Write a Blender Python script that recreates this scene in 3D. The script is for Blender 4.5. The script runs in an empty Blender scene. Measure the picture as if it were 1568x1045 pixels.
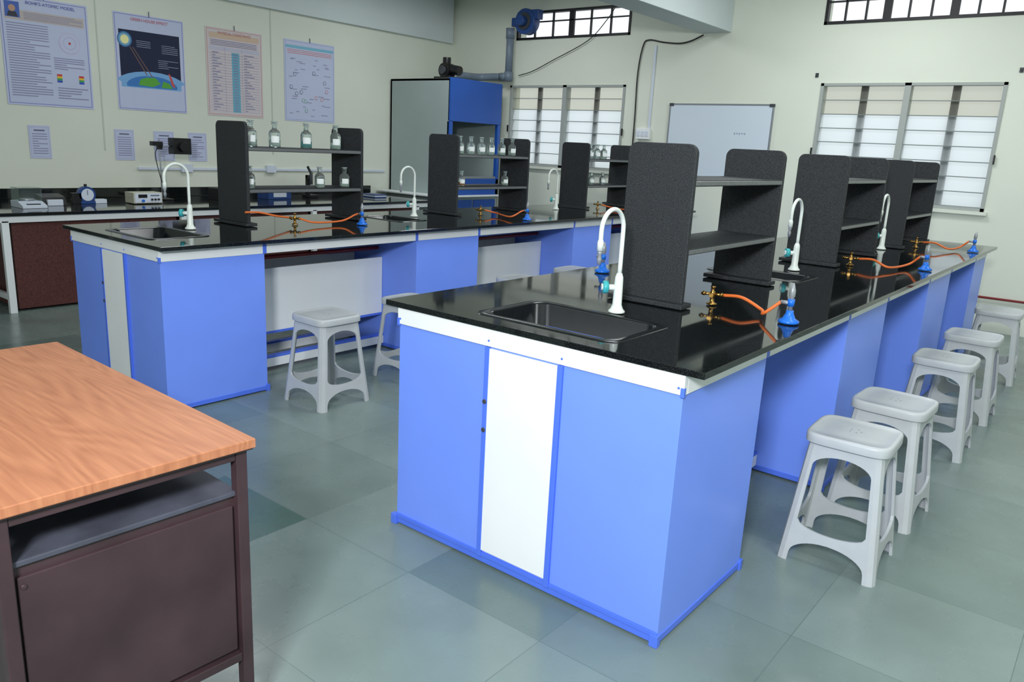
import bpy, bmesh, math, random
from mathutils import Vector, Matrix
random.seed(7)
scn=bpy.context.scene
scn.view_settings.view_transform='Standard'
scn.view_settings.look='None'

# ------------------------------------------------------------------ materials
def lin(c):
    return tuple(((v/255)/12.92 if v/255<=0.04045 else ((v/255+0.055)/1.055)**2.4) for v in c)+(1,)
MATS={}
def mat(name,col,rough=.5,metal=0,noise=0,nscale=20,bump=0,bscale=60,spec=.5,trans=0,ior=1.45,emit=0,alpha=1,coat=0,detail=4):
    if name in MATS: return MATS[name]
    m=bpy.data.materials.new(name); m.use_nodes=True; nt=m.node_tree; b=nt.nodes['Principled BSDF']
    c=lin(col); b.inputs['Base Color'].default_value=c
    b.inputs['Roughness'].default_value=rough; b.inputs['Metallic'].default_value=metal
    b.inputs['Specular IOR Level'].default_value=spec; b.inputs['Transmission Weight'].default_value=trans
    b.inputs['IOR'].default_value=ior; b.inputs['Coat Weight'].default_value=coat
    if emit: b.inputs['Emission Color'].default_value=c; b.inputs['Emission Strength'].default_value=emit
    tc=nt.nodes.new('ShaderNodeTexCoord')
    n=nt.nodes.new('ShaderNodeTexNoise'); n.inputs['Scale'].default_value=nscale; n.inputs['Detail'].default_value=detail
    nt.links.new(tc.outputs['Object'],n.inputs['Vector'])
    r=nt.nodes.new('ShaderNodeValToRGB'); k=noise
    r.color_ramp.elements[0].position=.3; r.color_ramp.elements[1].position=.7
    r.color_ramp.elements[0].color=tuple(max(0,v*(1-k)) for v in c[:3])+(1,)
    r.color_ramp.elements[1].color=tuple(min(1,v*(1+k)) for v in c[:3])+(1,)
    nt.links.new(n.outputs['Fac'],r.inputs[0]); nt.links.new(r.outputs[0],b.inputs['Base Color'])
    if bump:
        n2=nt.nodes.new('ShaderNodeTexNoise'); n2.inputs['Scale'].default_value=bscale; n2.inputs['Detail'].default_value=3
        nt.links.new(tc.outputs['Object'],n2.inputs['Vector'])
        bp=nt.nodes.new('ShaderNodeBump'); bp.inputs['Strength'].default_value=bump; bp.inputs['Distance'].default_value=.002
        nt.links.new(n2.outputs['Fac'],bp.inputs['Height']); nt.links.new(bp.outputs[0],b.inputs['Normal'])
    MATS[name]=m; return m

BLUE=mat('blue_laminate',(114,148,246),.34,noise=.03,nscale=2.5)
DBLUE=mat('blue_edging',(82,118,230),.35,noise=.03,nscale=5)
WHITE=mat('white_laminate',(232,236,238),.35,noise=.02,nscale=4)
CREAM=mat('wall_paint',(216,221,208),.75,noise=.03,nscale=1.2,bump=.1,bscale=90)
CEIL=mat('ceiling_paint',(226,231,228),.8,noise=.02,nscale=2)
BEAMM=mat('beam_paint',(203,213,214),.8,noise=.02,nscale=2)
PLAST=mat('stool_plastic',(182,187,190),.40,noise=.04,nscale=14)
TAPW=mat('white_enamel',(222,230,224),.25)
TAPB=mat('tap_blue',(30,110,215),.3)
TEAL=mat('tap_teal',(60,170,175),.3)
GREYP=mat('grey_nozzle',(150,155,160),.4,metal=.3)
BRASS=mat('brass',(165,130,72),.33,metal=1)
ORANGE=mat('orange_rubber',(222,112,52),.45)
REDP=mat('red_pipe',(125,38,38),.4)
BLACKP=mat('black_plastic',(22,22,24),.35)
BROWN=mat('brown_painted_steel',(60,44,48),.42,noise=.25,nscale=6,bump=.15,bscale=30)
DUST=mat('dusty_shelf',(66,68,80),.6,noise=.4,nscale=9)
MAROON=mat('maroon_laminate',(84,46,42),.55,noise=.5,nscale=120)
GREYH=mat('hood_grey',(158,172,170),.45,noise=.03,nscale=3)
HBLUE=mat('hood_blue',(30,82,170),.35,noise=.04,nscale=5)
PIPEG=mat('pvc_grey',(112,126,142),.4)
MBLUE=mat('blower_blue',(38,70,130),.35)
FRAMEM=mat('window_frame',(160,166,163),.5)
SLATE=mat('louvre_edge_shadow',(118,126,124),.4)  # dark grey for the blade edge and the painted shadow gap below it
BARM=mat('grille_black',(24,24,28),.5)
PAPER=mat('paper',(205,214,228),.45,noise=.01)
LILAC=mat('poster_paper',(190,198,226),.4,noise=.01)
INK=mat('ink',(95,98,125),.6)
GRM=mat('rack_granite',(46,49,52),.6,noise=.8,nscale=300,bump=.5,bscale=260,spec=.35,detail=2)
EDGE=mat('shelf_edge_sheen',(98,102,104),.3,noise=.3,nscale=200)  # lighter grey paints the reflection on the polished shelf fronts
GLASS=mat('bottle_glass',(232,244,240),.03,trans=.92,ior=1.25)
STOP=mat('glass_stopper',(190,205,205),.15,trans=.5,ior=1.3)
LABEL=mat('bottle_label',(235,240,240),.6)
WB=mat('whiteboard_surface',(206,218,230),.2)
ALU=mat('aluminium',(150,155,162),.35,metal=.6)
DGREY=mat('dark_grey',(60,64,70),.5)
FAINT=mat('faint_marker',(150,160,180),.5)
SINKM=mat('sink_black',(14,17,20),.22,noise=.5,nscale=90)

def granite():
    m=bpy.data.materials.new('black_granite'); m.use_nodes=True; nt=m.node_tree; b=nt.nodes['Principled BSDF']
    tc=nt.nodes.new('ShaderNodeTexCoord'); n=nt.nodes.new('ShaderNodeTexNoise'); n.inputs['Scale'].default_value=260; n.inputs['Detail'].default_value=2
    r=nt.nodes.new('ShaderNodeValToRGB'); r.color_ramp.elements[0].position=.5; r.color_ramp.elements[0].color=lin((14,17,18)); r.color_ramp.elements[1].position=.76; r.color_ramp.elements[1].color=lin((50,56,58))
    nt.links.new(tc.outputs['Object'],n.inputs['Vector']); nt.links.new(n.outputs['Fac'],r.inputs[0]); nt.links.new(r.outputs[0],b.inputs['Base Color'])
    n2=nt.nodes.new('ShaderNodeTexNoise'); n2.inputs['Scale'].default_value=4; n2.inputs['Detail'].default_value=5
    mr=nt.nodes.new('ShaderNodeMapRange'); mr.inputs['To Min'].default_value=.0; mr.inputs['To Max'].default_value=.12
    nt.links.new(tc.outputs['Object'],n2.inputs['Vector']); nt.links.new(n2.outputs['Fac'],mr.inputs['Value']); nt.links.new(mr.outputs[0],b.inputs['Roughness'])
    b.inputs['Specular IOR Level'].default_value=.65
    return m
GRAN=granite()

def wood():
    m=bpy.data.materials.new('wood_laminate'); m.use_nodes=True; nt=m.node_tree; b=nt.nodes['Principled BSDF']
    N=nt.nodes.new; L=nt.links.new
    tc=N('ShaderNodeTexCoord'); mp=N('ShaderNodeMapping'); mp.inputs['Scale'].default_value=(2.2,42,4)
    n=N('ShaderNodeTexNoise'); n.inputs['Scale'].default_value=2; n.inputs['Detail'].default_value=6; n.inputs['Distortion'].default_value=.3
    w=N('ShaderNodeTexNoise'); w.inputs['Scale'].default_value=1.6; w.inputs['Detail'].default_value=1
    mp2=N('ShaderNodeMapping'); mp2.inputs['Scale'].default_value=(.55,4.5,1)
    L(tc.outputs['Object'],mp.inputs[0]); L(tc.outputs['Object'],mp2.inputs[0]); L(mp.outputs[0],n.inputs['Vector']); L(mp2.outputs[0],w.inputs['Vector'])
    mu=N('ShaderNodeMath'); mu.operation='MULTIPLY'; mu.inputs[1].default_value=34; L(w.outputs['Fac'],mu.inputs[0])
    fr=N('ShaderNodeMath'); fr.operation='PINGPONG'; fr.inputs[1].default_value=1; L(mu.outputs[0],fr.inputs[0])
    mx=N('ShaderNodeMix'); mx.inputs[0].default_value=.2; L(n.outputs['Fac'],mx.inputs[2]); L(fr.outputs[0],mx.inputs[3])
    r=N('ShaderNodeValToRGB'); r.color_ramp.elements[0].position=.25; r.color_ramp.elements[0].color=lin((160,100,70)); r.color_ramp.elements[1].position=.75; r.color_ramp.elements[1].color=lin((192,130,94))
    L(mx.outputs[0],r.inputs[0]); L(r.outputs[0],b.inputs['Base Color']); b.inputs['Roughness'].default_value=.42
    return m
WOOD=wood()

def floor_mat():
    m=bpy.data.materials.new('kota_stone_tiles'); m.use_nodes=True; nt=m.node_tree; b=nt.nodes['Principled BSDF']
    N=nt.nodes.new; L=nt.links.new
    g=N('ShaderNodeNewGeometry')
    s=N('ShaderNodeVectorMath'); s.operation='ADD'; s.inputs[1].default_value=(1.455+5.6,.206+5.6,0); L(g.outputs['Position'],s.inputs[0])
    d=N('ShaderNodeVectorMath'); d.operation='DIVIDE'; d.inputs[1].default_value=(.56,.56,1); L(s.outputs[0],d.inputs[0])
    fl=N('ShaderNodeVectorMath'); fl.operation='FLOOR'; L(d.outputs[0],fl.inputs[0])
    fr=N('ShaderNodeVectorMath'); fr.operation='FRACTION'; L(d.outputs[0],fr.inputs[0])
    sx=N('ShaderNodeSeparateXYZ'); L(fl.outputs[0],sx.inputs[0])
    cb=N('ShaderNodeCombineXYZ'); L(sx.outputs[0],cb.inputs[0]); L(sx.outputs[1],cb.inputs[1])
    wn=N('ShaderNodeTexWhiteNoise'); wn.noise_dimensions='3D'; L(cb.outputs[0],wn.inputs['Vector'])
    ramp=N('ShaderNodeValToRGB'); e=ramp.color_ramp.elements
    e[0].position=0; e[0].color=lin((104,122,117)); e[1].position=1; e[1].color=lin((124,140,135))
    for p,c in ((.12,(109,127,122)),(.6,(116,132,127))):
        q=e.new(p); q.color=lin(c)
    L(wn.outputs['Value'],ramp.inputs[0])
    ds=N('ShaderNodeVectorMath'); ds.operation='DISTANCE'; ds.inputs[1].default_value=(9,9,0); L(cb.outputs[0],ds.inputs[0])
    lt=N('ShaderNodeMath'); lt.operation='LESS_THAN'; lt.inputs[1].default_value=.2; L(ds.outputs['Value'],lt.inputs[0])
    m1=N('ShaderNodeMix'); m1.data_type='RGBA'; L(lt.outputs[0],m1.inputs[0]); L(ramp.outputs[0],m1.inputs[6]); m1.inputs[7].default_value=lin((78,106,98))
    n=N('ShaderNodeTexNoise'); n.inputs['Scale'].default_value=2.2; n.inputs['Detail'].default_value=8; L(g.outputs['Position'],n.inputs['Vector'])
    mr=N('ShaderNodeMapRange'); mr.inputs['From Min'].default_value=.3; mr.inputs['From Max'].default_value=.7; mr.inputs['To Min'].default_value=.84; mr.inputs['To Max'].default_value=1.1; L(n.outputs['Fac'],mr.inputs['Value'])
    m2=N('ShaderNodeVectorMath'); m2.operation='SCALE'; L(m1.outputs[2],m2.inputs[0]); L(mr.outputs[0],m2.inputs['Scale'])
    sf=N('ShaderNodeSeparateXYZ'); L(fr.outputs[0],sf.inputs[0])
    mn=[]
    for i in (0,1):
        a=N('ShaderNodeMath'); a.operation='SUBTRACT'; a.inputs[1].default_value=.5; L(sf.outputs[i],a.inputs[0])
        c=N('ShaderNodeMath'); c.operation='ABSOLUTE'; L(a.outputs[0],c.inputs[0]); mn.append(c)
    mx=N('ShaderNodeMath'); mx.operation='MAXIMUM'; L(mn[0].outputs[0],mx.inputs[0]); L(mn[1].outputs[0],mx.inputs[1])
    gt=N('ShaderNodeMath'); gt.operation='GREATER_THAN'; gt.inputs[1].default_value=.4976; L(mx.outputs[0],gt.inputs[0])
    m3=N('ShaderNodeMix'); m3.data_type='RGBA'; L(gt.outputs[0],m3.inputs[0]); L(m2.outputs[0],m3.inputs[6]); m3.inputs[7].default_value=lin((94,111,106))
    L(m3.outputs[2],b.inputs['Base Color'])
    n2=N('ShaderNodeTexNoise'); n2.inputs['Scale'].default_value=5; n2.inputs['Detail'].default_value=6; L(g.outputs['Position'],n2.inputs['Vector'])
    r2=N('ShaderNodeMapRange'); r2.inputs['To Min'].default_value=.12; r2.inputs['To Max'].default_value=.42; L(n2.outputs['Fac'],r2.inputs['Value']); L(r2.outputs[0],b.inputs['Roughness'])
    b.inputs['Specular IOR Level'].default_value=.5
    return m
FLOOR=floor_mat()

def louvre_mat(name,tcol,mixT,dif):
    m=bpy.data.materials.new(name); m.use_nodes=True; nt=m.node_tree; nt.nodes.clear(); N=nt.nodes.new; L=nt.links.new
    o=N('ShaderNodeOutputMaterial'); t=N('ShaderNodeBsdfTranslucent'); t.inputs[0].default_value=lin(tcol)
    tr=N('ShaderNodeBsdfTransparent'); tr.inputs[0].default_value=lin(tcol)
    df=N('ShaderNodeBsdfDiffuse'); df.inputs[0].default_value=lin(tcol)
    m1=N('ShaderNodeMixShader'); m1.inputs[0].default_value=mixT; L(t.outputs[0],m1.inputs[1]); L(tr.outputs[0],m1.inputs[2])
    m2=N('ShaderNodeMixShader'); m2.inputs[0].default_value=dif; L(m1.outputs[0],m2.inputs[1]); L(df.outputs[0],m2.inputs[2])
    L(m2.outputs[0],o.inputs[0]); return m
LOUV=louvre_mat('frosted_louvre_glass',(232,240,242),.42,.2)
LOUV2=louvre_mat('tinted_louvre_glass',(206,207,194),.8,.15)

# ------------------------------------------------------------------ mesh builder
class MB:
    def __init__(s,name): s.name=name; s.bm=bmesh.new(); s.mats=[]; s.M=Matrix.Identity(4)
    def mi(s,m):
        if m not in s.mats: s.mats.append(m)
        return s.mats.index(m)
    def v(s,co): return s.bm.verts.new(s.M@Vector(co))
    def f(s,vs,m,smooth=False):
        try: f=s.bm.faces.new(vs)
        except ValueError: return
        f.material_index=s.mi(m); f.smooth=smooth
    def box(s,x0,x1,y0,y1,z0,z1,m):
        V=[s.v((x,y,z)) for z in (z0,z1) for y in (y0,y1) for x in (x0,x1)]
        for q in ((0,2,3,1),(4,5,7,6),(0,1,5,4),(2,6,7,3),(0,4,6,2),(1,3,7,5)): s.f([V[i] for i in q],m)
    def rings(s,rs,m,cap0=True,cap1=True,smooth=True):
        R=[[s.v(p) for p in r] for r in rs]; n=len(R[0])
        for a,b in zip(R,R[1:]):
            for i in range(n): s.f([a[i],a[(i+1)%n],b[(i+1)%n],b[i]],m,smooth)
        if cap0: s.f(R[0][::-1],m)
        if cap1: s.f(R[-1],m)
    def cyl(s,p0,p1,r0,m,r1=None,seg=16):
        p0=Vector(p0);p1=Vector(p1); r1=r0 if r1 is None else r1
        d=(p1-p0).normalized(); a=d.orthogonal().normalized(); b=d.cross(a)
        s.rings([[p+ (a*math.cos(t)+b*math.sin(t))*r for t in [2*math.pi*i/seg for i in range(seg)]] for p,r in ((p0,r0),(p1,r1))],m)
    def lathe(s,prof,c,m,seg=20,cap0=True,cap1=True):
        s.rings([[Vector(c)+Vector((r*math.cos(2*math.pi*i/seg),r*math.sin(2*math.pi*i/seg),z)) for i in range(seg)] for r,z in prof],m,cap0,cap1)
    def tube(s,pts,r,m,seg=10,sub=6,smoothpath=True):
        P=[Vector(p) for p in pts]
        if smoothpath and len(P)>2:
            Q=[]
            E=[P[0]*2-P[1]]+P+[P[-1]*2-P[-2]]
            for i in range(1,len(E)-2):
                for k in range(sub):
                    t=k/sub; a,b,c,d=E[i-1],E[i],E[i+1],E[i+2]
                    Q.append(.5*((2*b)+(c-a)*t+(2*a-5*b+4*c-d)*t*t+(3*b-a-3*c+d)*t**3))
            Q.append(P[-1]); P=Q
        rs=[]; n=None
        for i,p in enumerate(P):
            d=(P[min(i+1,len(P)-1)]-P[max(i-1,0)]).normalized()
            n=d.orthogonal().normalized() if n is None else (n-d*n.dot(d)).normalized()
            b=d.cross(n); rs.append([p+(n*math.cos(2*math.pi*k/seg)+b*math.sin(2*math.pi*k/seg))*r for k in range(seg)])
        s.rings(rs,m)
    def prism(s,poly,axis,a0,a1,m):
        def mk(u,w,a): return {'x':(a,u,w),'y':(u,a,w),'z':(u,w,a)}[axis]
        A=[s.v(mk(u,w,a0)) for u,w in poly]; B=[s.v(mk(u,w,a1)) for u,w in poly]; n=len(A)
        s.f(A,m); s.f(B[::-1],m)
        for i in range(n): s.f([A[i],B[i],B[(i+1)%n],A[(i+1)%n]],m)
    def grid(s,us,ws,holes,a0,a1,axis,m):
        def mk(u,w,a): return {'x':(a,u,w),'y':(u,a,w),'z':(u,w,a)}[axis]
        us=sorted(set(us+[h[i] for h in holes for i in (0,1)])); ws=sorted(set(ws+[h[i] for h in holes for i in (2,3)]))
        def solid(i,j):
            if i<0 or j<0 or i>=len(us)-1 or j>=len(ws)-1: return False
            u=(us[i]+us[i+1])/2; w=(ws[j]+ws[j+1])/2
            return not any(h[0]<u<h[1] and h[2]<w<h[3] for h in holes)
        for i in range(len(us)-1):
            for j in range(len(ws)-1):
                if not solid(i,j): continue
                u0,u1,w0,w1=us[i],us[i+1],ws[j],ws[j+1]
                for a in (a0,a1): s.f([s.v(mk(*q,a)) for q in ((u0,w0),(u1,w0),(u1,w1),(u0,w1))],m)
                for (di,dj,e) in ((-1,0,((u0,w0),(u0,w1))),(1,0,((u1,w0),(u1,w1))),(0,-1,((u0,w0),(u1,w0))),(0,1,((u0,w1),(u1,w1)))):
                    if not solid(i+di,j+dj): s.f([s.v(mk(*e[0],a0)),s.v(mk(*e[1],a0)),s.v(mk(*e[1],a1)),s.v(mk(*e[0],a1))],m)
        bmesh.ops.remove_doubles(s.bm,verts=s.bm.verts,dist=1e-5)
    def done(s,bevel=0,loc=(0,0,0),rot=0,parent=None,seg=2,scale=1):
        bmesh.ops.recalc_face_normals(s.bm,faces=s.bm.faces)
        me=bpy.data.meshes.new(s.name); s.bm.to_mesh(me); s.bm.free()
        for m in s.mats: me.materials.append(m)
        o=bpy.data.objects.new(s.name,me); scn.collection.objects.link(o)
        o.location=loc; o.rotation_euler=(0,0,rot); o.scale=(scale,)*3
        if bevel:
            b=o.modifiers.new('b','BEVEL'); b.width=bevel; b.segments=seg; b.limit_method='ANGLE'; b.angle_limit=math.radians(40)
        if parent: o.parent=parent
        return o
def inst(src,loc,rot=0):
    o=bpy.data.objects.new(src.name.split('.')[0],src.data); scn.collection.objects.link(o); o.location=loc; o.rotation_euler=(0,0,rot); o.scale=src.scale
    for md in src.modifiers:
        if md.type=='BEVEL':
            b=o.modifiers.new('b','BEVEL'); b.width=md.width; b.segments=md.segments; b.limit_method='ANGLE'; b.angle_limit=md.angle_limit
    return o
def empty(name,loc=(0,0,0)):
    o=bpy.data.objects.new(name,None); scn.collection.objects.link(o); o.location=loc; o.empty_display_size=.05; return o

H=.87; XL=-6.904; YB=6.32; XR=3.0; YF=-3.6; ZC=3.3
# ------------------------------------------------------------------ room
m=MB('floor'); m.box(XL-.2,XR+.2,YF-.2,YB+.2,-.1,0,FLOOR); m.done()
m=MB('ceiling'); m.box(XL-.2,XR+.2,YF-.2,YB+.2,ZC,ZC+.1,CEIL); m.done()
m=MB('wall_left'); m.box(XL-.2,XL,YF-.2,YB+.2,0,ZC,CREAM); m.done()
m=MB('wall_right'); m.box(XR,XR+.2,YF-.2,YB+.2,0,ZC,CREAM); m.done()
m=MB('wall_front'); m.box(XL,XR,YF-.2,YF,0,ZC,CREAM); m.done()
WINS=[(-5.86,-4.14,1.19,2.183),(-1.906,-.31,1.065,2.183)]
VENTS=[(-5.80,-4.14,2.727,3.06),(-1.962,.30,2.727,3.06)]
m=MB('wall_back'); m.grid([XL,XR],[0,ZC],WINS+VENTS,YB,YB+.2,'y',CREAM); m.done()
m=MB('trim_1'); m.box(-3.25,-2.91,YF,YB,2.70,ZC,BEAMM); m.done(.006)
m=MB('trim_2'); m.box(XL,XL+.05,YF,YB-.05,2.72,ZC,BEAMM); m.done(.006)
m=MB('trim_3'); m.box(XL,XL+.02,-2.2,4.86,.762,.85,GRAN); m.done(.002)
# windows
for k,(x0,x1,z0,z1) in enumerate(WINS):
    m=MB('window_%d'%(k+1)); y0,y1=YB-.012,YB+.09
    fw=.03; xm=(x0+x1)/2
    for a,b in ((x0,x0+fw),(x1-fw,x1),(xm-.028,xm+.028)): m.box(a,b,y0,y1,z0,z1,FRAMEM)
    for a,b in ((z0,z0+fw),(z1-.025,z1)): m.box(x0,x1,y0,y1,a,b,FRAMEM)
    m.box(x0-.03,x1+.03,YB-.04,YB,z0-.03,z0,CREAM)
    for a in (x0-.012,x1+.0): m.box(a,a+.012,YB-.03,YB-.012,z0+.42,z0+.50,BARM)
    nb=8 if k else 7
    for (a,b) in ((x0+fw,xm-.028),(xm+.028,x1-fw)):
        st=(z1-.025-z0-fw)/nb
        for i in range(nb):
            zz=z0+fw+st*(i+.5); hh=st*.49
            P=[(a,YB+.035,zz-hh),(b,YB+.035,zz-hh),(b,YB+.06,zz+hh),(a,YB+.06,zz+hh)]
            m.f([m.v(p) for p in P],LOUV2 if i>=nb-2 else LOUV)
            m.box(a,b,YB+.028,YB+.036,zz-hh-.004,zz-hh+.004,SLATE)
        c=(a+b)/2; m.box(c-.034,c+.034,YB+.066,YB+.08,z0,z1,BARM)
    m.done()
for k,(x0,x1,z0,z1) in enumerate(VENTS):
    m=MB('window_%d'%(k+3)); fw=.028
    n=4 if k==1 else 2
    m.box(x0,x1,YB-.01,YB+.05,z0,z0+fw,BARM); m.box(x0,x1,YB-.01,YB+.05,z1-fw,z1,BARM)
    m.box(x0,x0+fw,YB-.01,YB+.05,z0,z1,BARM); m.box(x1-fw,x1,YB-.01,YB+.05,z0,z1,BARM)
    zm=z0+.2; m.box(x0,x1,YB+.0,YB+.03,zm,zm+.014,BARM)
    for i in range(1,n*3):
        xx=x0+(x1-x0)*i/(n*3); w=.035 if i%3==0 else .008
        m.box(xx-w,xx+w,YB,YB+.03,z0,z1,BARM)
    m.done(.001)

# ------------------------------------------------------------------ island benches
def bench(name,x0,x1,y0,y1,mods,sinks,ci,cj):
    m=MB(name)
    m.grid([x0,x1],[y0,y1],[(s[0],s[1],s[2],s[3]) for s in sinks],H-.02,H,'z',GRAN)
    a,b=x0+ci,x1-ci; yy=y0+cj
    zf=H-.08; zt=H-.02
    m.box(a-.004,b+.004,yy-.004,yy+.02,zf,zt,WHITE)
    m.box(a-.004,b+.004,y1-cj-.02,y1-cj,zf,zt,WHITE)
    for xa,xb in ((a-.004,a+.016),(b-.016,b+.004)):
        m.box(xa,xb,yy+.02,y1-cj-.02,zf,zt,WHITE)
    for p,q in mods:
        for e in (p,q):
            if y0+.1<e<y1-.1:
                m.box(b-.016,b+.0055,e-.012,e+.012,zf-.001,zt-.001,DBLUE); m.box(a-.0055,a+.016,e-.012,e+.012,zf-.001,zt-.001,DBLUE)
    for sx in (a-.006,b-.006): m.box(sx,sx+.012,yy-.006,yy+.006,zf-.006,zf+.022,DBLUE)
    for i,(p,q) in enumerate(mods):
        p=max(p,yy)
        m.box(a,b,p+.003,q,.03,zf,BLUE)
        m.box(a-.003,b+.003,p-.001,q+.003,.008,.032,DBLUE)
        for (cx,cy) in ((a,p),(b,p),(a,q),(b,q)):
            m.box(cx-.02,cx+.008,cy-.010,cy+.012,0,.04,DBLUE)
    w=b-a; d0=a+w*.38; d1=a+w*.64
    m.box(d0,d1,yy-.006,yy+.004,.055,zf-.006,WHITE)
    for e in (d0,d1): m.box(e-.013,e+.006,yy-.008,yy+.004,.03,zf-.002,DBLUE)
    m.box(a,b,yy-.004,yy+.004,.03,.045,DBLUE)
    for z in (.60,.50): m.cyl((d0-.004,yy-.012,z),(d0-.004,yy,z),.008,DGREY)
    for xx in (a+.01,d0,d1,b-.012): m.cyl((xx,yy-.007,zf+.02),(xx,yy,zf+.02),.004,DBLUE,seg=8)
    for (p,q),(p2,q2) in zip(mods,mods[1:]+[(y1-cj,y1)]):
        if p2-q<.15: continue
        for sgn,xx in ((1,b-.34),(-1,a+.34)):
            m.box(xx-.009,xx+.009,q,p2,.25,.64,WHITE)
            m.box(xx-.012,xx+.012,q,p2,.235,.25,DBLUE)
            m.box(xx-.012,xx+.03,q,p2,.03,.085,WHITE)
            m.box(xx-.013,xx+.031,q,p2,.085,.1,DBLUE)
            m.cyl((xx-.04*sgn,q,.70),(xx-.04*sgn,p2,.70),.013,REDP)
            m.cyl((xx-.04*sgn,q+.2,.70),(xx-.04*sgn,q+.2,.76),.010,REDP)
            m.box(xx-.05,xx-.03,q+.19,q+.21,.66,.74,REDP)
    o=m.done(.002)
    for i,s in enumerate(sinks):
        k=MB('sink_%d'%i); X0,X1,Y0,Y1=s; r=.022; D=.17
        def rr(x0,x1,y0,y1,rad,z,n=6):
            P=[]
            for cx,cy,a0 in ((x1-rad,y1-rad,0),(x0+rad,y1-rad,90),(x0+rad,y0+rad,180),(x1-rad,y0+rad,270)):
                for j in range(n+1):
                    an=math.radians(a0+90*j/n); P.append(Vector((cx+rad*math.cos(an),cy+rad*math.sin(an),z)))
            return P
        k.rings([rr(X0-r,X1+r,Y0-r,Y1+r,.045,H+.0002),rr(X0-r+.003,X1+r-.003,Y0-r+.003,Y1+r-.003,.043,H+.003),rr(X0+.006,X1-.006,Y0+.006,Y1-.006,.05,H+.003),
                 rr(X0+.012,X1-.012,Y0+.012,Y1-.012,.05,H-.003),rr(X0+.03,X1-.03,Y0+.03,Y1-.03,.05,H-D+.02),rr(X0+.06,X1-.06,Y0+.06,Y1-.06,.05,H-D)],SINKM,False,True)
        k.cyl(((X0+X1)/2,(Y0+Y1)/2,H-D),((X0+X1)/2,(Y0+Y1)/2,H-D+.004),.03,DGREY)
        k.done(parent=o)
    return o
bench('laboratory_island_bench',-1.25,0,0,5.087,[(0,.62),(1.54,2.17),(3.09,3.72),(4.6,5.07)],[(-.88,-.35,.10,.43),(-.85,-.40,1.84,2.10)],.062,.01)
bench('laboratory_island_bench',-3.921,-2.829,-.014,5.75,[(0,.60),(1.76,2.385),(3.60,4.2),(5.2,5.73)],[(-3.60,-3.12,.09,.40),(-3.65,-3.25,1.95,2.2)],.06,.02)
HT=H+.0035
# racks
def rack(x0,x1,y0,y1,zt):
    m=MB('reagent_rack'); h=zt-H; t=.022
    rad=.035
    pts=[(x0,.018),(x0,h-rad)]+[(x0+rad-rad*math.cos(a),h-rad+rad*math.sin(a)) for a in [math.pi/2*i/6 for i in range(1,7)]]
    pts+=[(x1-rad+rad*math.sin(a),h-rad+rad*math.cos(a)) for a in [math.pi/2*i/6 for i in range(0,6)]]+[(x1,h-rad),(x1,.018)]
    m.prism(pts,'y',y0,y0+t,GRM); m.prism(pts,'y',y1-t,y1,GRM)
    for z in (.21,.46):
        m.box(x0+.012,x1-.004,y0+t,y1-t,z-.012,z+.012,GRM)
        m.box(x1-.006,x1,y0+t,y1-t,z-.010,z+.008,EDGE)
        m.box(x0,x0+.006,y0+t,y1-t,z-.010,z+.008,EDGE)
    m.box(x0-.03,x1+.012,y0-.02,y0+.06,0,.018,GRM)
    m.box(x0-.03,x1+.012,y1-.06,y1+.02,0,.018,GRM)
    return m.done(.003,loc=(0,0,HT))
R1=[(-.725,-.4466,.733,1.628),(-.725,-.4466,2.569,3.377),(-.725,-.4466,4.04,4.86)]
R2=[(-3.727,-3.41,.84,1.751),(-3.727,-3.41,2.699,3.62),(-3.727,-3.41,4.541,5.45)]
for r in R1: rack(*r,1.467)
for r in R2: rack(*r,1.489)

# faucets
def faucet(src,loc):
    if src: return inst(src,loc)
    m=MB('gooseneck_faucet')
    m.lathe([(.032,0),(.032,.006),(.024,.014),(.018,.03),(.0165,.12),(.0155,.135),(.010,.15)],(0,0,0),TAPW)
    arc=[(0,-.075+.075*math.cos(a),.315+.075*math.sin(a)) for a in [math.pi*i/10 for i in range(11)]]
    m.tube([(0,0,.14),(0,0,.24)]+arc+[(0,-.15,.275)],.0085,TAPW,seg=12,sub=3)
    m.lathe([(.0115,0),(.0115,.03),(.0085,.04)],(0,-.15,.245),TAPW)
    m.lathe([(.006,0),(.009,.02),(.006,.035),(.009,.04),(.008,.05)],(0,-.15,.195),GREYP)
    m.cyl((0,0,.095),(-.035,-.03,.095),.011,TAPW)
    m.cyl((-.03,-.026,.095),(-.045,-.039,.095),.024,TEAL); m.cyl((-.045,-.039,.095),(-.049,-.0425,.095),.013,TAPW)
    return m.done(loc=loc,scale=.94)
f=None
for x,y in ((-.575,.487),(-.55,2.22),(-.53,3.86)): f0=faucet(f,(x,y,HT)); f=f or f0
for x,y in ((-3.43,.48),(-3.49,2.32),(-3.48,4.15)): faucet(f,(x,y,HT))

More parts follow.
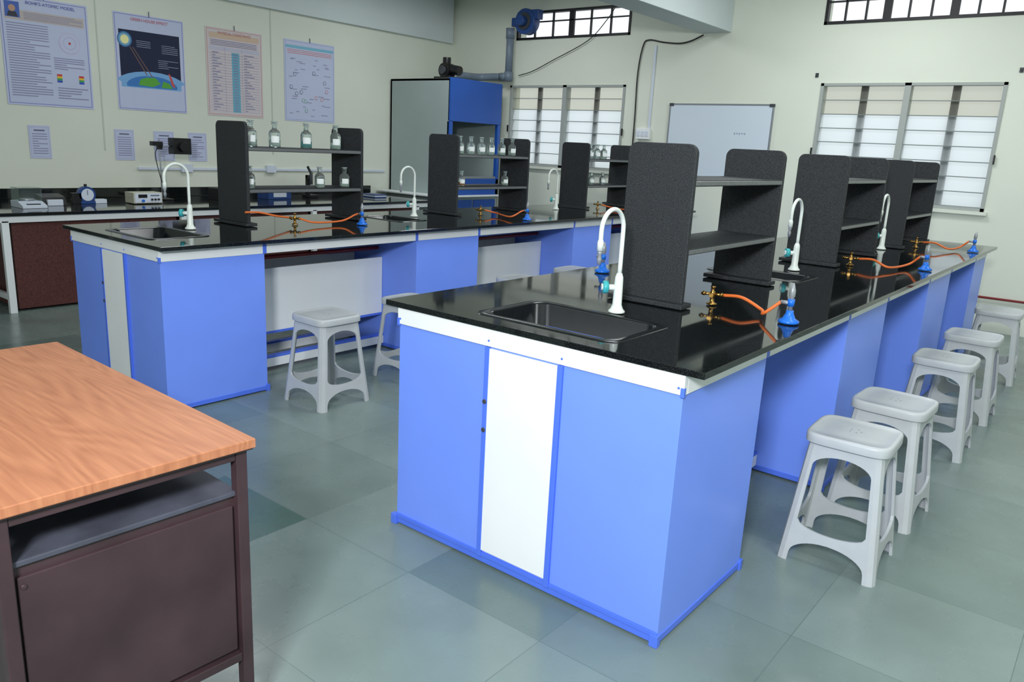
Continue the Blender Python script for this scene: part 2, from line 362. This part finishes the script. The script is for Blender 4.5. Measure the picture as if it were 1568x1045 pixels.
# gas taps with valves and hoses
def gastap(loc,parent=None):
    m=MB('gas_tap'); m.lathe([(.036,0),(.036,.008),(.022,.016),(.014,.034),(.012,.045)],(0,0,0),TAPB)
    m.lathe([(.008,.04),(.008,.09),(.011,.095),(.011,.115),(.004,.14)],(0,0,0),GREYP)
    m.cyl((-.035,0,.07),(0,0,.07),.007,GREYP); m.cyl((0,0,.06),(0,0,.085),.012,TAPB)
    return m.done(loc=loc,parent=parent)
def valve(loc,parent):
    m=MB('brass_valve'); m.lathe([(.022,0),(.022,.005),(.010,.010),(.008,.03),(.011,.035),(.011,.055),(.007,.06),(.005,.070),(.011,.074),(.011,.080)],(0,0,0),BRASS)
    for d in ((1,.3),(-1,-.3),(.3,-1)):
        m.cyl((0,0,.045),(.046*d[0],.046*d[1],.045),.0065,BRASS); m.cyl((.030*d[0],.030*d[1],.045),(.040*d[0],.040*d[1],.045),.010,BRASS,seg=6)
    return m.done(loc=loc,parent=parent,scale=.9)
def hose(pts,parent):
    m=MB('rubber_hose'); m.tube(pts,.0062,ORANGE,sub=10); m.done(parent=parent)
for i,(tx,ty,vx,vy) in enumerate(((-.08,.84,-.415,.93),(-.07,2.95,-.415,2.74),(-.06,4.4,-.40,4.26),(-3.2,1.56,-3.38,1.16),(-2.93,3.0,-3.38,2.96),(-2.95,4.8,-3.37,4.7))):
    e=empty('gas_tap_with_hose')
    gastap((tx,ty,HT),e); valve((vx,vy,HT),e)
    if i<3: hose([(vx+.04,vy+.012,HT+.0405),(vx+.12,vy+.0,HT+.045),(vx+.21,vy-.03,HT+.018),(tx-.09,ty-.01,HT+.02),(tx-.035,ty,HT+.07)],e)
    else: hose([(vx+.04,vy+.012,HT+.0405),(vx+.10,vy+.08,HT+.02),(tx-.09,ty-.10,HT+.02),(tx-.05,ty-.02,HT+.06),(tx-.035,ty,HT+.07)],e)
    if i==3: hose([(vx-.04,vy-.012,HT+.0405),(-3.385,1.02,HT+.06),(-3.375,.90,HT+.085),(-3.37,.80,HT+.09)],e)
gastap((-1.12,1.25,HT)); gastap((-1.15,3.2,HT))

# ------------------------------------------------------------------ stools
def stool_src():
    m=MB('plastic_stool'); ht=.466; top=.126; bot=.172; c=.024
    def half(z): return bot+(top-bot)*(z/ht)
    def lw(z): return .040-.006*(z/ht)
    def h(z):
        full=half(z)-lw(z)
        def e(t): return math.sqrt(max(0,1-t*t))
        if z<=.095: return full*e(max(0,(z-.035)/.06))
        if z<.130: return 0
        if z<=.165: return full*e((.165-z)/.035)
        if z<.375: return full
        if z<=.42: return full*e((z-.375)/.045)
        return 0
    zs=[0,.035,.05,.06,.07,.078,.085,.09,.093,.095,.112,.13,.1305,.132,.136,.142,.15,.165,.27,.375,.385,.395,.404,.411,.416,.419,.42,.44,ht]
    for k in range(4):
        ang=k*math.pi/2; R=Matrix.Rotation(ang,4,'Z'); m.M=R
        prev=None
        for z in zs:
            hf=half(z); u1=hf-c; u0=h(z)
            row=[]
            for sg in (1,-1):
                u0c=min(u0,u1+.004)
                row.append([m.v((sg*u0c,-hf+.0,z)),m.v((sg*(u0c+u1)/2,-hf,z)),m.v((sg*u1,-hf,z)),m.v((sg*(hf-.007),-hf+.007,z))])
            if prev:
                for q in (0,1):
                    for j in range(3):
                        m.f([prev[q][j],prev[q][j+1],row[q][j+1],row[q][j]],PLAST,False)
            cv=m.v((hf,-hf+c,z)); cc=m.v((hf-.007,-hf+.007,z))
            if prev: m.f([prev[2],prev[3],cc,cv],PLAST,False)
            row+= [cv,cc]; prev=row
        m.M=Matrix.Identity(4)
    bmesh.ops.remove_doubles(m.bm,verts=m.bm.verts,dist=.0006)
    bmesh.ops.recalc_face_normals(m.bm,faces=m.bm.faces)
    bmesh.ops.solidify(m.bm,geom=list(m.bm.faces),thickness=.011)
    def se(s,z,n=5.5,K=48):
        P=[]
        for i in range(K):
            t=2*math.pi*i/K; cx,sx=math.cos(t),math.sin(t)
            P.append(Vector((s*math.copysign(abs(cx)**(2/n),cx),s*math.copysign(abs(sx)**(2/n),sx),z)))
        return P
    S=.146
    m.rings([se(S*.99,.458),se(S*1.0,.459),se(S,.484),se(S*.985,.491),se(S*.955,.494),se(S*.90,.494),se(S*.885,.4925),se(S*.6,.4925),se(S*.3,.493),se(S*.02,.493)],PLAST,True,True)
    for i in range(5):
        a=2*math.pi*i/5; m.cyl((.02*math.cos(a),.02*math.sin(a),.4925),(.02*math.cos(a),.02*math.sin(a),.4933),.0028,DGREY,seg=8)
    return m
ST=[(.165,.99,.04),(.172,1.53,-.03),(.175,2.56,.02),(.18,3.33,0),(.165,4.45,.05),(-2.54,.745,0),(-2.575,1.42,.03),(-2.65,2.6,0),(-2.66,3.33,0)]
s0=stool_src().done(.0015,loc=(ST[0][0],ST[0][1],0),rot=ST[0][2])
for x,y,r in ST[1:]: inst(s0,(x,y,0),r)

# ------------------------------------------------------------------ teacher desk
m=MB('teacher_desk'); W_=1.128; D_=.57
m.box(-W_,0,-D_,0,.738,.76,WOOD)
m.box(-W_+.004,-.004,-D_+.004,-.004,.7335,.738,BROWN)
lx=(-W_+.045,-.028); ly=(-D_+.06,-.028)
t=.0135
for x in lx:
    for y in ly: m.box(x-t,x+t,y-t,y+t,0,.733,BROWN)
for z in (.722,.205):
    for y in ly: m.box(lx[0]+t,lx[1]-t,y-t*.8,y+t*.8,z-t*.8,z+t*.8,BROWN)
    for x in lx: m.box(x-t*.8,x+t*.8,ly[0]+t,ly[1]-t,z-t*.8,z+t*.8,BROWN)
m.box(-.47,-.034,ly[0]+.0,ly[1]-.008,.20,.622,BROWN)
m.box(-.475,-.026,ly[0]-.004,ly[1]-.004,.622,.634,DUST)
m.box(-.036,-.026,ly[0]+.02,ly[1]-.02,.225,.60,BROWN)
for z in (.58,.3): m.cyl((-.03,ly[0]+.03,z),(-.022,ly[0]+.03,z),.006,BROWN,seg=8)
m.done(.003,loc=(-.6392,-.946,0),rot=-.0278)

# ------------------------------------------------------------------ side bench and things on it
HB=.761; XF=-5.7
m=MB('side_workbench')
m.box(XL+.002,XF,-2.2,4.86,HB-.026,HB-.001,GRAN)
m.box(XF-.04,XF-.02,-2.18,4.84,HB-.075,HB-.026,WHITE)
for y in (-1.6,.30,1.7,3.1,4.55):
    m.box(XF-.06,XF-.02,y-.02,y+.03,0,HB-.06,WHITE); m.box(XL+.03,XL+.07,y-.02,y+.03,0,HB-.026,WHITE)
    m.box(XL+.07,XF-.06,y-.015,y+.025,.1,.14,WHITE)
for y0,y1 in ((.36,1.66),(1.76,3.06),(3.16,4.5)): m.box(XL+.3,XF-.07,y0,y1,.02,HB-.08,MAROON)
m.box(XL+.02,XL+.05,-2.1,.26,.05,.7,GREYH)
m.done(.003)

def bottle(loc,h=.14,r=.032,col=None,fill=.45):
    m=MB('reagent_bottle')
    b=h*.62
    m.lathe([(r*.9,0),(r,.005),(r,b*.85),(r*.85,b),(r*.42,b+h*.08),(r*.38,h*.86),(r*.55,h*.89),(r*.55,h*.91)],(0,0,0),GLASS)
    m.lathe([(r*.35,h*.9),(r*.3,h*.93),(r*.6,h*.96),(r*.6,h*.99),(r*.3,h*1.0)],(0,0,0),STOP,seg=12)
    if col:
        m.lathe([(r*.86,.006),(r*.86,b*fill)],(0,0,0),col)
    seg=[(r*1.01*math.cos(a),r*1.01*math.sin(a)) for a in [-1.2+.24*i for i in range(7)]]
    for p,q in zip(seg,seg[1:]): m.f([m.v((p[0],p[1],b*.3)),m.v((q[0],q[1],b*.3)),m.v((q[0],q[1],b*.7)),m.v((p[0],p[1],b*.7))],LABEL)
    return m.done(loc=loc)
LQ=[mat('liquid_clear',(205,220,215),.1,trans=.6,ior=1.33),mat('liquid_teal',(40,140,140),.1),mat('liquid_amber',(190,120,30),.1),mat('liquid_pale',(180,200,190),.1)]
US=HT+.46+.0125; LS=HT+.21+.0125
for y,c in ((.95,0),(1.12,0),(1.36,1),(1.60,3)): bottle((-3.52,y,US),.16,.036,LQ[c])
for y,c in ((.92,0),(1.45,0),(1.66,3)): bottle((-3.5,y,LS),.135,.033,LQ[c])
for y,c in ((2.82,3),(2.95,0),(3.08,0),(3.2,0),(3.34,3),(3.48,0)): bottle((-3.5,y,US),.14,.033,LQ[c])
for y,c in ((2.85,2),(3.4,3)): bottle((-3.5,y,LS),.12,.03,LQ[c])
for y,c in ((4.7,3),(4.82,0),(4.94,0)): bottle((-3.5,y,US),.14,.033,LQ[c])
for y,c in ((4.75,3),(4.95,0)): bottle((-3.5,y,LS),.12,.03,LQ[c])

m=MB('electronic_balance'); m.prism([(-.11,0),(.13,0),(.13,.02),(.03,.05),(-.11,.05)],'y',-.09,.09,PAPER)
m.cyl((-.02,0,.05),(-.02,0,.065),.055,ALU); m.box(.05,.11,-.05,.05,.022,.034,DGREY)
for x0,x1,y0,y1 in ((-.10,.05,-.085,-.081),(-.10,.05,.081,.085),(-.10,-.096,-.085,.085)): m.box(x0,x1,y0,y1,.05,.15,GLASS)
m.box(-.1,.05,-.085,.085,.15,.155,GLASS); m.done(.002,loc=(-6.12,.62,HB))
m=MB('demonstration_meter'); m.cyl((-.03,0,.075),(.03,0,.075),.07,MBLUE,seg=28); m.cyl((.03,0,.075),(.034,0,.075),.052,PAPER,seg=28); m.box(.034,.037,-.003,.003,.075,.115,INK); m.box(-.04,.04,-.06,.06,0,.02,MBLUE)
m.box(-.03,.03,-.12,-.05,.0,.09,BLACKP); m.cyl((0,0,.14),(0,0,.165),.012,BLACKP); m.box(-.04,.03,.06,.16,.0,.035,PAPER); m.done(.002,loc=(-6.32,1.15,HB))
m=MB('power_supply'); m.box(-.09,.07,-.13,.13,.006,.10,mat('beige_case',(190,190,172),.5)); m.box(.07,.074,-.12,.12,.012,.095,PAPER)
m.box(.074,.077,-.09,-.01,.055,.085,BLACKP)
for y in (.03,.06,.09): m.cyl((.074,y,.04),(.09,y,.04),.009,BLACKP,seg=10)
m.cyl((.074,-.05,.03),(.088,-.05,.03),.012,TAPB); m.box(.074,.077,.02,.10,.07,.08,INK)
for x in (-.07,.05):
    for y in (-.1,.1): m.cyl((x,y,0),(x,y,.006),.01,BLACKP,seg=8)
m.done(.003,loc=(-6.2,1.6,HB))
m=MB('instrument_case'); m.prism([(-.08,0),(.08,0),(.05,.07),(-.08,.09)],'y',-.09,.09,BLACKP); m.box(.03,.085,-.06,.06,.0,.05,PAPER); m.done(.003,loc=(-6.25,.84,HB))
m=MB('clamp_stand'); m.box(-.08,.08,-.05,.05,0,.014,BLACKP); m.cyl((-.05,0,.012),(-.05,0,.56),.006,ALU); m.cyl((-.05,0,.50),(.0,.16,.50),.006,ALU)
m.box(-.075,-.03,-.02,.02,.47,.52,BLACKP); m.box(-.04,.06,.08,.26,.43,.58,BLACKP); m.cyl((.06,.17,.50),(.10,.17,.50),.045,BLACKP); m.box(-.08,-.02,-.08,.02,.50,.54,BLACKP); m.tube([(-.05,0,.5),(-.04,-.05,.42),(0,-.03,.2),(-.04,.03,.1)],.004,BLACKP); m.done(.002,loc=(-6.5,1.95,HB))
m=MB('compound_microscope'); m.box(-.07,.07,-.06,.06,0,.03,BLACKP); m.box(-.06,-.02,-.02,.02,.03,.24,BLACKP); m.box(-.04,.07,-.05,.05,.11,.125,BLACKP); m.cyl((.02,0,.14),(.02,0,.27),.018,DGREY); m.cyl((.02,0,.26),(-.04,0,.33),.014,BLACKP); m.box(-.05,.02,-.02,.02,.20,.24,BLACKP); m.cyl((-.04,-.05,.1),(-.04,.05,.1),.02,DGREY); m.done(.003,loc=(-6.45,3.6,HB))
m=MB('instrument_box'); m.box(-.1,.1,-.14,.14,0,.09,MBLUE); m.box(-.09,.09,-.13,.13,.09,.1,PAPER); m.box(.1,.103,-.08,.08,.02,.07,PAPER); m.done(.004,loc=(-6.4,3.1,HB))
m=MB('instrument_box'); m.box(-.1,.1,-.1,.1,0,.11,BLACKP); m.box(.1,.103,-.07,.07,.03,.08,DGREY); m.box(-.08,.08,-.08,.08,.11,.118,DGREY); m.done(.004,loc=(-6.4,2.5,HB))
m=MB('record_book'); m.box(-.12,.12,-.09,.09,0,.008,MBLUE); m.box(-.117,.115,-.085,.088,.008,.028,PAPER); m.box(-.12,.12,-.09,.09,.028,.036,MBLUE); m.done(.001,loc=(-6.3,4.4,HB))

# ------------------------------------------------------------------ fume hood
m=MB('fume_hood'); hx0,hx1,hy0,hy1=XL+.02,-5.86,5.18,6.13
m.box(hx0,hx1,hy0,hy0+.03,.8,2.17,GREYH); m.box(hx0,hx1,hy1-.03,hy1,.8,2.17,GREYH); m.box(hx0,hx0+.03,hy0,hy1,.8,2.17,GREYH)
m.box(hx0,hx1,hy0,hy1,2.14,2.17,GREYH)
m.box(hx1-.02,hx1+.02,hy0,hy1,1.68,2.18,HBLUE)
for a,b in ((hy0,hy0+.055),(hy1-.055,hy1)): m.box(hx1-.03,hx1+.015,a,b,.8,1.68,HBLUE)
m.box(hx1-.02,hx1+.015,hy0,hy1,.8,1.0,HBLUE)
m.box(hx1,hx1+.012,hy0+.055,hy1-.055,1.0,1.03,ALU)
m.box(hx0,hx1,hy0,hy1,.0,.78,GREYH); m.box(hx0,hx1+.08,hy0-.22,hy1,.78,.80,WHITE)
for k in (0,1): m.box(hx1,hx1+.012,hy0+.03+k*.45,hy0+.46+k*.45,.08,.74,HBLUE)
m.done(.004)
m=MB('exhaust_blower_motor'); m.box(-.13,.13,-.12,.12,0,.03,BLACKP); m.cyl((-.03,-.06,.11),(-.03,.08,.11),.085,BLACKP,seg=24); m.cyl((-.03,-.09,.11),(-.03,-.06,.11),.05,DGREY); m.box(-.09,.03,-.05,.06,.03,.09,BLACKP); m.cyl((.07,0,.12),(.19,0,.10),.055,BLACKP,seg=20); m.cyl((-.03,.0,.18),(-.03,0,.26),.05,BLACKP); m.done(.003,loc=(-6.12,5.42,2.172))
m=MB('exhaust_duct_pipe'); m.tube([(-6.25,5.75,2.26),(-6.25,6.1,2.27),(-6.1,6.2,2.28),(-5.95,6.21,2.28)],.045,PIPEG,seg=16)
m.cyl((-5.95,6.21,2.28),(-5.83,6.21,2.28),.05,PIPEG); m.cyl((-5.82,6.21,2.23),(-5.82,6.21,2.34),.055,PIPEG); m.cyl((-5.82,6.21,2.30),(-5.82,6.21,2.84),.045,PIPEG); m.cyl((-5.82,6.21,2.74),(-5.82,6.21,2.86),.055,PIPEG); m.done()
m=MB('exhaust_blower'); m.cyl((0,-.06,0),(0,.06,0),.15,MBLUE,seg=28); m.cyl((0,-.075,0),(0,-.06,0),.10,DGREY,seg=24); m.box(-.21,0,-.05,.05,-.05,.05,MBLUE); m.cyl((0,-.16,0),(0,-.07,0),.06,MBLUE); m.box(.02,.2,-.05,.05,.02,.13,MBLUE); m.done(.004,loc=(-5.55,6.20,2.92))
m=MB('exhaust_cable'); m.tube([(-5.72,6.29,2.3),(-5.5,6.29,2.35),(-5.2,6.29,2.47),(-4.7,6.29,2.68),(-4.45,6.29,2.9),(-4.3,6.29,3.1)],.005,BLACKP,sub=8); m.done()

# ------------------------------------------------------------------ back wall fittings
m=MB('whiteboard'); bx0,bx1,bz0,bz1=-3.535,-2.348,1.2,1.977
m.box(bx0,bx1,YB-.02,YB-.001,bz0,bz1,WB)
for a,b,c,d in ((bx0,bx1,bz1-.012,bz1+.003),(bx0,bx1,bz0-.003,bz0+.012),(bx0-.003,bx0+.012,bz0,bz1),(bx1-.012,bx1+.003,bz0,bz1)): m.box(a,b,YB-.026,YB-.001,c,d,ALU)
for x,z in ((bx0+.02,bz1-.01),(bx1-.02,bz1-.01)): m.box(x-.025,x+.025,YB-.03,YB-.001,z-.015,z+.015,DGREY)
for i in range(5): m.box(-2.75+i*.028,-2.735+i*.028,YB-.0215,YB-.02,1.665+.005*(i%2),1.685,FAINT)
m.done(.002)
m=MB('electrical_switchboard'); m.box(-3.93,-3.76,YB-.045,YB-.001,1.58,1.70,WHITE)
for i in range(3): m.box(-3.92+i*.055,-3.88+i*.055,YB-.05,YB-.045,1.61,1.67,PAPER)
m.box(-3.80,-3.775,YB-.018,YB-.001,1.70,2.60,PAPER); m.done(.003)
m=MB('black_power_cable'); m.tube([(-3.98,YB-.015,1.25),(-3.98,YB-.015,1.8),(-3.99,YB-.015,2.3),(-3.95,YB-.015,2.6),(-3.88,YB-.015,2.66),(-3.70,YB-.015,2.63),(-3.5,YB-.02,2.61),(-3.36,YB-.02,2.63),(-3.22,YB-.02,2.685)],.008,BLACKP,sub=8); m.done()
m=MB('gas_supply_pipe'); m.cyl((-1.6,YB-.03,.30),(XR-.05,YB-.03,.33),.011,REDP)
for x in (-.8,.5,1.6): m.box(x-.015,x+.015,YB-.03,YB-.001,.29,.34,REDP)
m.done()
for x,z in ((-1.96,2.26),(-.23,2.28)):
    m=MB('metal_hook'); m.box(x-.015,x+.015,YB-.01,YB-.001,z-.02,z+.02,DGREY); m.cyl((x,YB-.035,z),(x,YB-.001,z),.006,DGREY,seg=8); m.done()
m=MB('electrical_conduit'); m.box(XL+.001,XL+.02,1.9,5.1,1.02,1.045,PAPER)
for y in (2.4,3.4,4.5): m.box(XL+.001,XL+.035,y-.06,y+.06,1.0,1.08,PAPER)
m.done(.002)

# ------------------------------------------------------------------ posters
def C(name,c): return mat('print_'+name,c,.5)
def poster(name,y0,y1,z0,z1,fn,base=LILAC,title=None,tcol=None,strings=True):
    m=MB(name); X=XL+.005
    m.box(XL+.002,X,y0,y1,z0,z1,base)
    w=y1-y0; h=z1-z0; cnt=[0]
    def R(a,b,c,d,mt):
        cnt[0]+=1; x=X+.0004+.00004*cnt[0]
        m.f([m.v((x,y0+a*w,z0+c*h)),m.v((x,y0+b*w,z0+c*h)),m.v((x,y0+b*w,z0+d*h)),m.v((x,y0+a*w,z0+d*h))],mt)
    def poly(pts,mt):
        cnt[0]+=1; x=X+.0004+.00004*cnt[0]; m.f([m.v((x,y0+a*w,z0+b*h)) for a,b in pts],mt)
    def circ(a,b,r,mt,n=28,a0=0,a1=2*math.pi): poly([(a+r*math.cos(a0+(a1-a0)*i/n)/w*h,b+r*math.sin(a0+(a1-a0)*i/n)) for i in range(n+(a1-a0<6))],mt)
    fn(R,poly,circ)
    if strings:
        m.cyl((XL+.008,(y0+y1)/2,z1-.01),(XL+.008,(y0+y1)/2,z1+.04),.004,INK,seg=6)
    o=m.done()
    if title:
        cu=bpy.data.curves.new(name+'_title','FONT'); cu.body=title; cu.size=.036; cu.align_x='CENTER'
        t=bpy.data.objects.new(name+'_title',cu); scn.collection.objects.link(t); cu.materials.append(tcol or INK)
        t.location=(X+.006,(y0+y1)/2+(.05 if 'atomic' in name else 0),z1-.06); t.rotation_euler=(math.pi/2,0,math.pi/2); t.parent=o
    return o
def border(R,mt,k=.02,kh=.016):
    R(k,1-k,kh,kh+.006,mt);R(k,1-k,1-kh-.006,1-kh,mt);R(k,k+.008,kh,1-kh,mt);R(1-k-.008,1-k,kh,1-kh,mt)
def lines(R,a,b,c,d,n,mt,seed=1,t=.35):
    rg=random.Random(seed)
    for i in range(n):
        z=d-(d-c)*(i+.5)/n; hh=(d-c)/n*t/2; e=b if rg.random()<.7 else a+(b-a)*rg.uniform(.4,.9)
        R(a,e,z-hh,z+hh,mt)
BORD=C('violet',(120,125,190)); LT=C('lav_text',(138,138,172)); TAN=C('tan',(190,180,176))
def p1(R,poly,circ):
    border(R,BORD); R(.05,.95,.78,.87,TAN); R(.06,.22,.80,.94,C('portrait_blue',(70,100,180))); circ(.14,.88,.03,C('skin',(190,150,125))); poly([(.08,.805),(.20,.805),(.18,.85),(.10,.85)],C('suit',(50,50,60)))
    lines(R,.26,.93,.79,.86,5,LT,2,.4); lines(R,.06,.52,.08,.76,30,LT,3); lines(R,.58,.94,.08,.2,5,LT,5)
    circ(.76,.62,.10,C('pink',(195,182,215))); circ(.76,.62,.094,LILAC); circ(.76,.62,.06,C('pink2',(180,165,210))); circ(.76,.62,.055,LILAC); circ(.76,.62,.012,C('red',(190,60,60)))
    lines(R,.56,.92,.36,.48,6,LT,9)
    for q in (.58,.84):
        for i,c in enumerate(((200,60,60),(230,190,40),(60,160,90),(50,80,190))): R(q,q+.06,.30-.02*i,.318-.02*i,C('spec%d'%i,c))
def p2(R,poly,circ):
    border(R,BORD,.015,.012)
    R(.06,.93,.24,.83,C('space',(18,28,62)))
    poly([(.06,.24),(.93,.24),(.93,.30)]+[(.5+.55*math.cos(a),.24+.18*math.sin(a)) for a in [math.pi*i/14 for i in range(2,13)]]+[(.06,.29)],C('sky_band',(120,170,220)))
    poly([(.14,.25),(.86,.25)]+[(.5+.38*math.cos(a),.25+.125*math.sin(a)) for a in [math.pi*i/14 for i in range(1,14)]],C('earth',(60,120,190)))
    poly([(.3,.27),(.5,.26),(.62,.30),(.55,.36),(.42,.355),(.33,.33)],C('land',(90,165,60))); poly([(.63,.26),(.8,.26),(.75,.31),(.66,.33)],C('land',(90,165,60)))
    circ(.14,.73,.08,C('halo3',(60,110,160)));circ(.14,.73,.065,C('halo',(120,170,200))); circ(.14,.73,.045,C('sun',(240,235,170)))
    for a,b,c,d in ((.2,.66,.42,.38),(.24,.66,.5,.36)): poly([(a,b),(a+.012,b),(c+.015,d),(c,d)],C('ray',(120,90,80)))
    poly([(.74,.42),(.77,.41),(.84,.27),(.79,.29)],C('redarrow',(200,80,70)))
    lines(R,.3,.5,.66,.74,4,C('wtxt',(170,178,200)),4,.2); lines(R,.66,.9,.62,.72,5,C('wtxt',(170,178,200)),6,.2); lines(R,.6,.9,.46,.56,5,C('wtxt',(170,178,200)),8,.2)
def p3(R,poly,circ):
    bo=C('orange_border',(200,140,110)); border(R,bo,.02,.016)
    R(.06,.94,.88,.945,C('hdr',(205,180,160))); cb=C('cyan_col',(110,175,200)); R(.44,.58,.05,.74,cb); R(.06,.94,.75,.79,C('hdr2',(190,190,210)))
    for i in range(22):
        z=.06+.031*i; R(.06,.94,z,z+.002,LT)
        R(.10,.10+.2*((i*7%5)/5+.4)*.7,z+.008,z+.017,LT); R(.47,.55,z+.008,z+.017,LT); R(.66,.66+.22*((i*3%4)/4+.3)*.8,z+.008,z+.017,LT)
    lines(R,.08,.9,.80,.87,4,LT,3); R(.32,.323,.05,.79,LT); R(.62,.623,.05,.79,LT)
def p4(R,poly,circ):
    cb=C('cyan_bar',(120,180,205)); R(.03,.97,.90,.935,cb); border(R,C('bl',(150,165,200)),.02,.015); lines(R,.06,.94,.83,.89,3,C('redtxt',(200,120,120)),3)
    rg=random.Random(5)
    for i in range(34):
        a=rg.uniform(.08,.82); z=rg.uniform(.06,.78); R(a,a+rg.uniform(.05,.14),z,z+.008,LT)
    for i in range(12):
        a=rg.uniform(.1,.85); z=rg.uniform(.1,.76); col=rg.choice([INK,C('redtxt',(200,120,120)),C('grtxt',(90,160,120))])
        circ(a,z,.026,col,6); circ(a,z,.02,LILAC,6)
Z0,Z1=1.58,2.45
poster('atomic_model_poster',.82,1.531,Z0-.02,Z1,p1,title="BOHR'S ATOMIC MODEL",tcol=C('ttl',(80,90,170)))
poster('greenhouse_effect_poster',1.758,2.44,Z0,Z1,p2,title='GREEN HOUSE EFFECT',tcol=C('ttl2',(200,90,90)))
poster('units_table_poster',2.674,3.331,Z0,Z1,p3,title='PHYSICAL CONSTANTS',tcol=C('ttl3',(190,110,90)),base=mat('paper_warm',(206,198,204),.5))
poster('chemistry_reactions_poster',3.61,4.304,Z0,Z1,p4)
for a,b in ((.956,1.133),(1.697,1.884),(2.08,2.287),(2.44,2.64)):
    poster('notice_sheet',a,b,1.11,1.395,lambda R,p,c: (border(R,LT,.06,.05),lines(R,.15,.85,.12,.78,9,LT,int(a*10)),R(.25,.75,.83,.87,INK)),strings=False)
m=MB('cable_channel'); m.box(XL+.001,XL+.006,1.60,1.612,1.2,2.72,mat('pale_channel',(196,204,192),.6)); m.box(XL+.001,XL+.006,3.44,3.452,1.2,2.72,MATS['pale_channel']); m.done()

# ------------------------------------------------------------------ lights
w=bpy.data.worlds.new('world'); scn.world=w; w.use_nodes=True; nt=w.node_tree
bg=nt.nodes['Background']; bg.inputs[0].default_value=(.93,.97,1,1); bg.inputs[1].default_value=1.08
def area(name,loc,tgt,sx,sy,p,col=(1,1,1)):
    l=bpy.data.lights.new(name,'AREA'); l.shape='RECTANGLE'; l.size=sx; l.size_y=sy; l.energy=p; l.color=col
    o=bpy.data.objects.new(name,l); scn.collection.objects.link(o); o.location=loc
    o.rotation_euler=(Vector(tgt)-Vector(loc)).to_track_quat('-Z','Y').to_euler(); return o
for i,(x,y,p) in enumerate(((-4.9,1.5,23),(-4.9,4.6,32),(-1.3,2.0,32),(-1.3,4.8,40),(1.5,.5,26),(1.5,4,37),(-2,-1.8,15))):
    area('ceiling_fill_%d'%i,(x,y,ZC-.03),(x,y,0),1.2,.5,p,(.96,.99,1))  # added fill lights for bounced flash and ambient, no fixtures modelled
area('photographer_flash',(1.0,-2.9,2.3),(-1.3,2.8,.8),.5,.4,172,(.95,.97,1))

# ------------------------------------------------------------------ camera
cam=bpy.data.cameras.new('camera'); co=bpy.data.objects.new('camera',cam); scn.collection.objects.link(co)
cam.sensor_width=36; cam.lens=1198/1568*36; cam.clip_start=.05
yaw,pitch,roll=.6658,.2448,.05205
fw=Vector((-math.sin(yaw)*math.cos(pitch),math.cos(yaw)*math.cos(pitch),-math.sin(pitch))); rt=Vector((math.cos(yaw),math.sin(yaw),0)); up=rt.cross(fw)
r=rt*math.cos(roll)+up*math.sin(roll); u=-rt*math.sin(roll)+up*math.cos(roll)
M=Matrix(((r.x,u.x,-fw.x,.8326),(r.y,u.y,-fw.y,-1.90),(r.z,u.z,-fw.z,1.433),(0,0,0,1)))
co.matrix_world=M; scn.camera=co
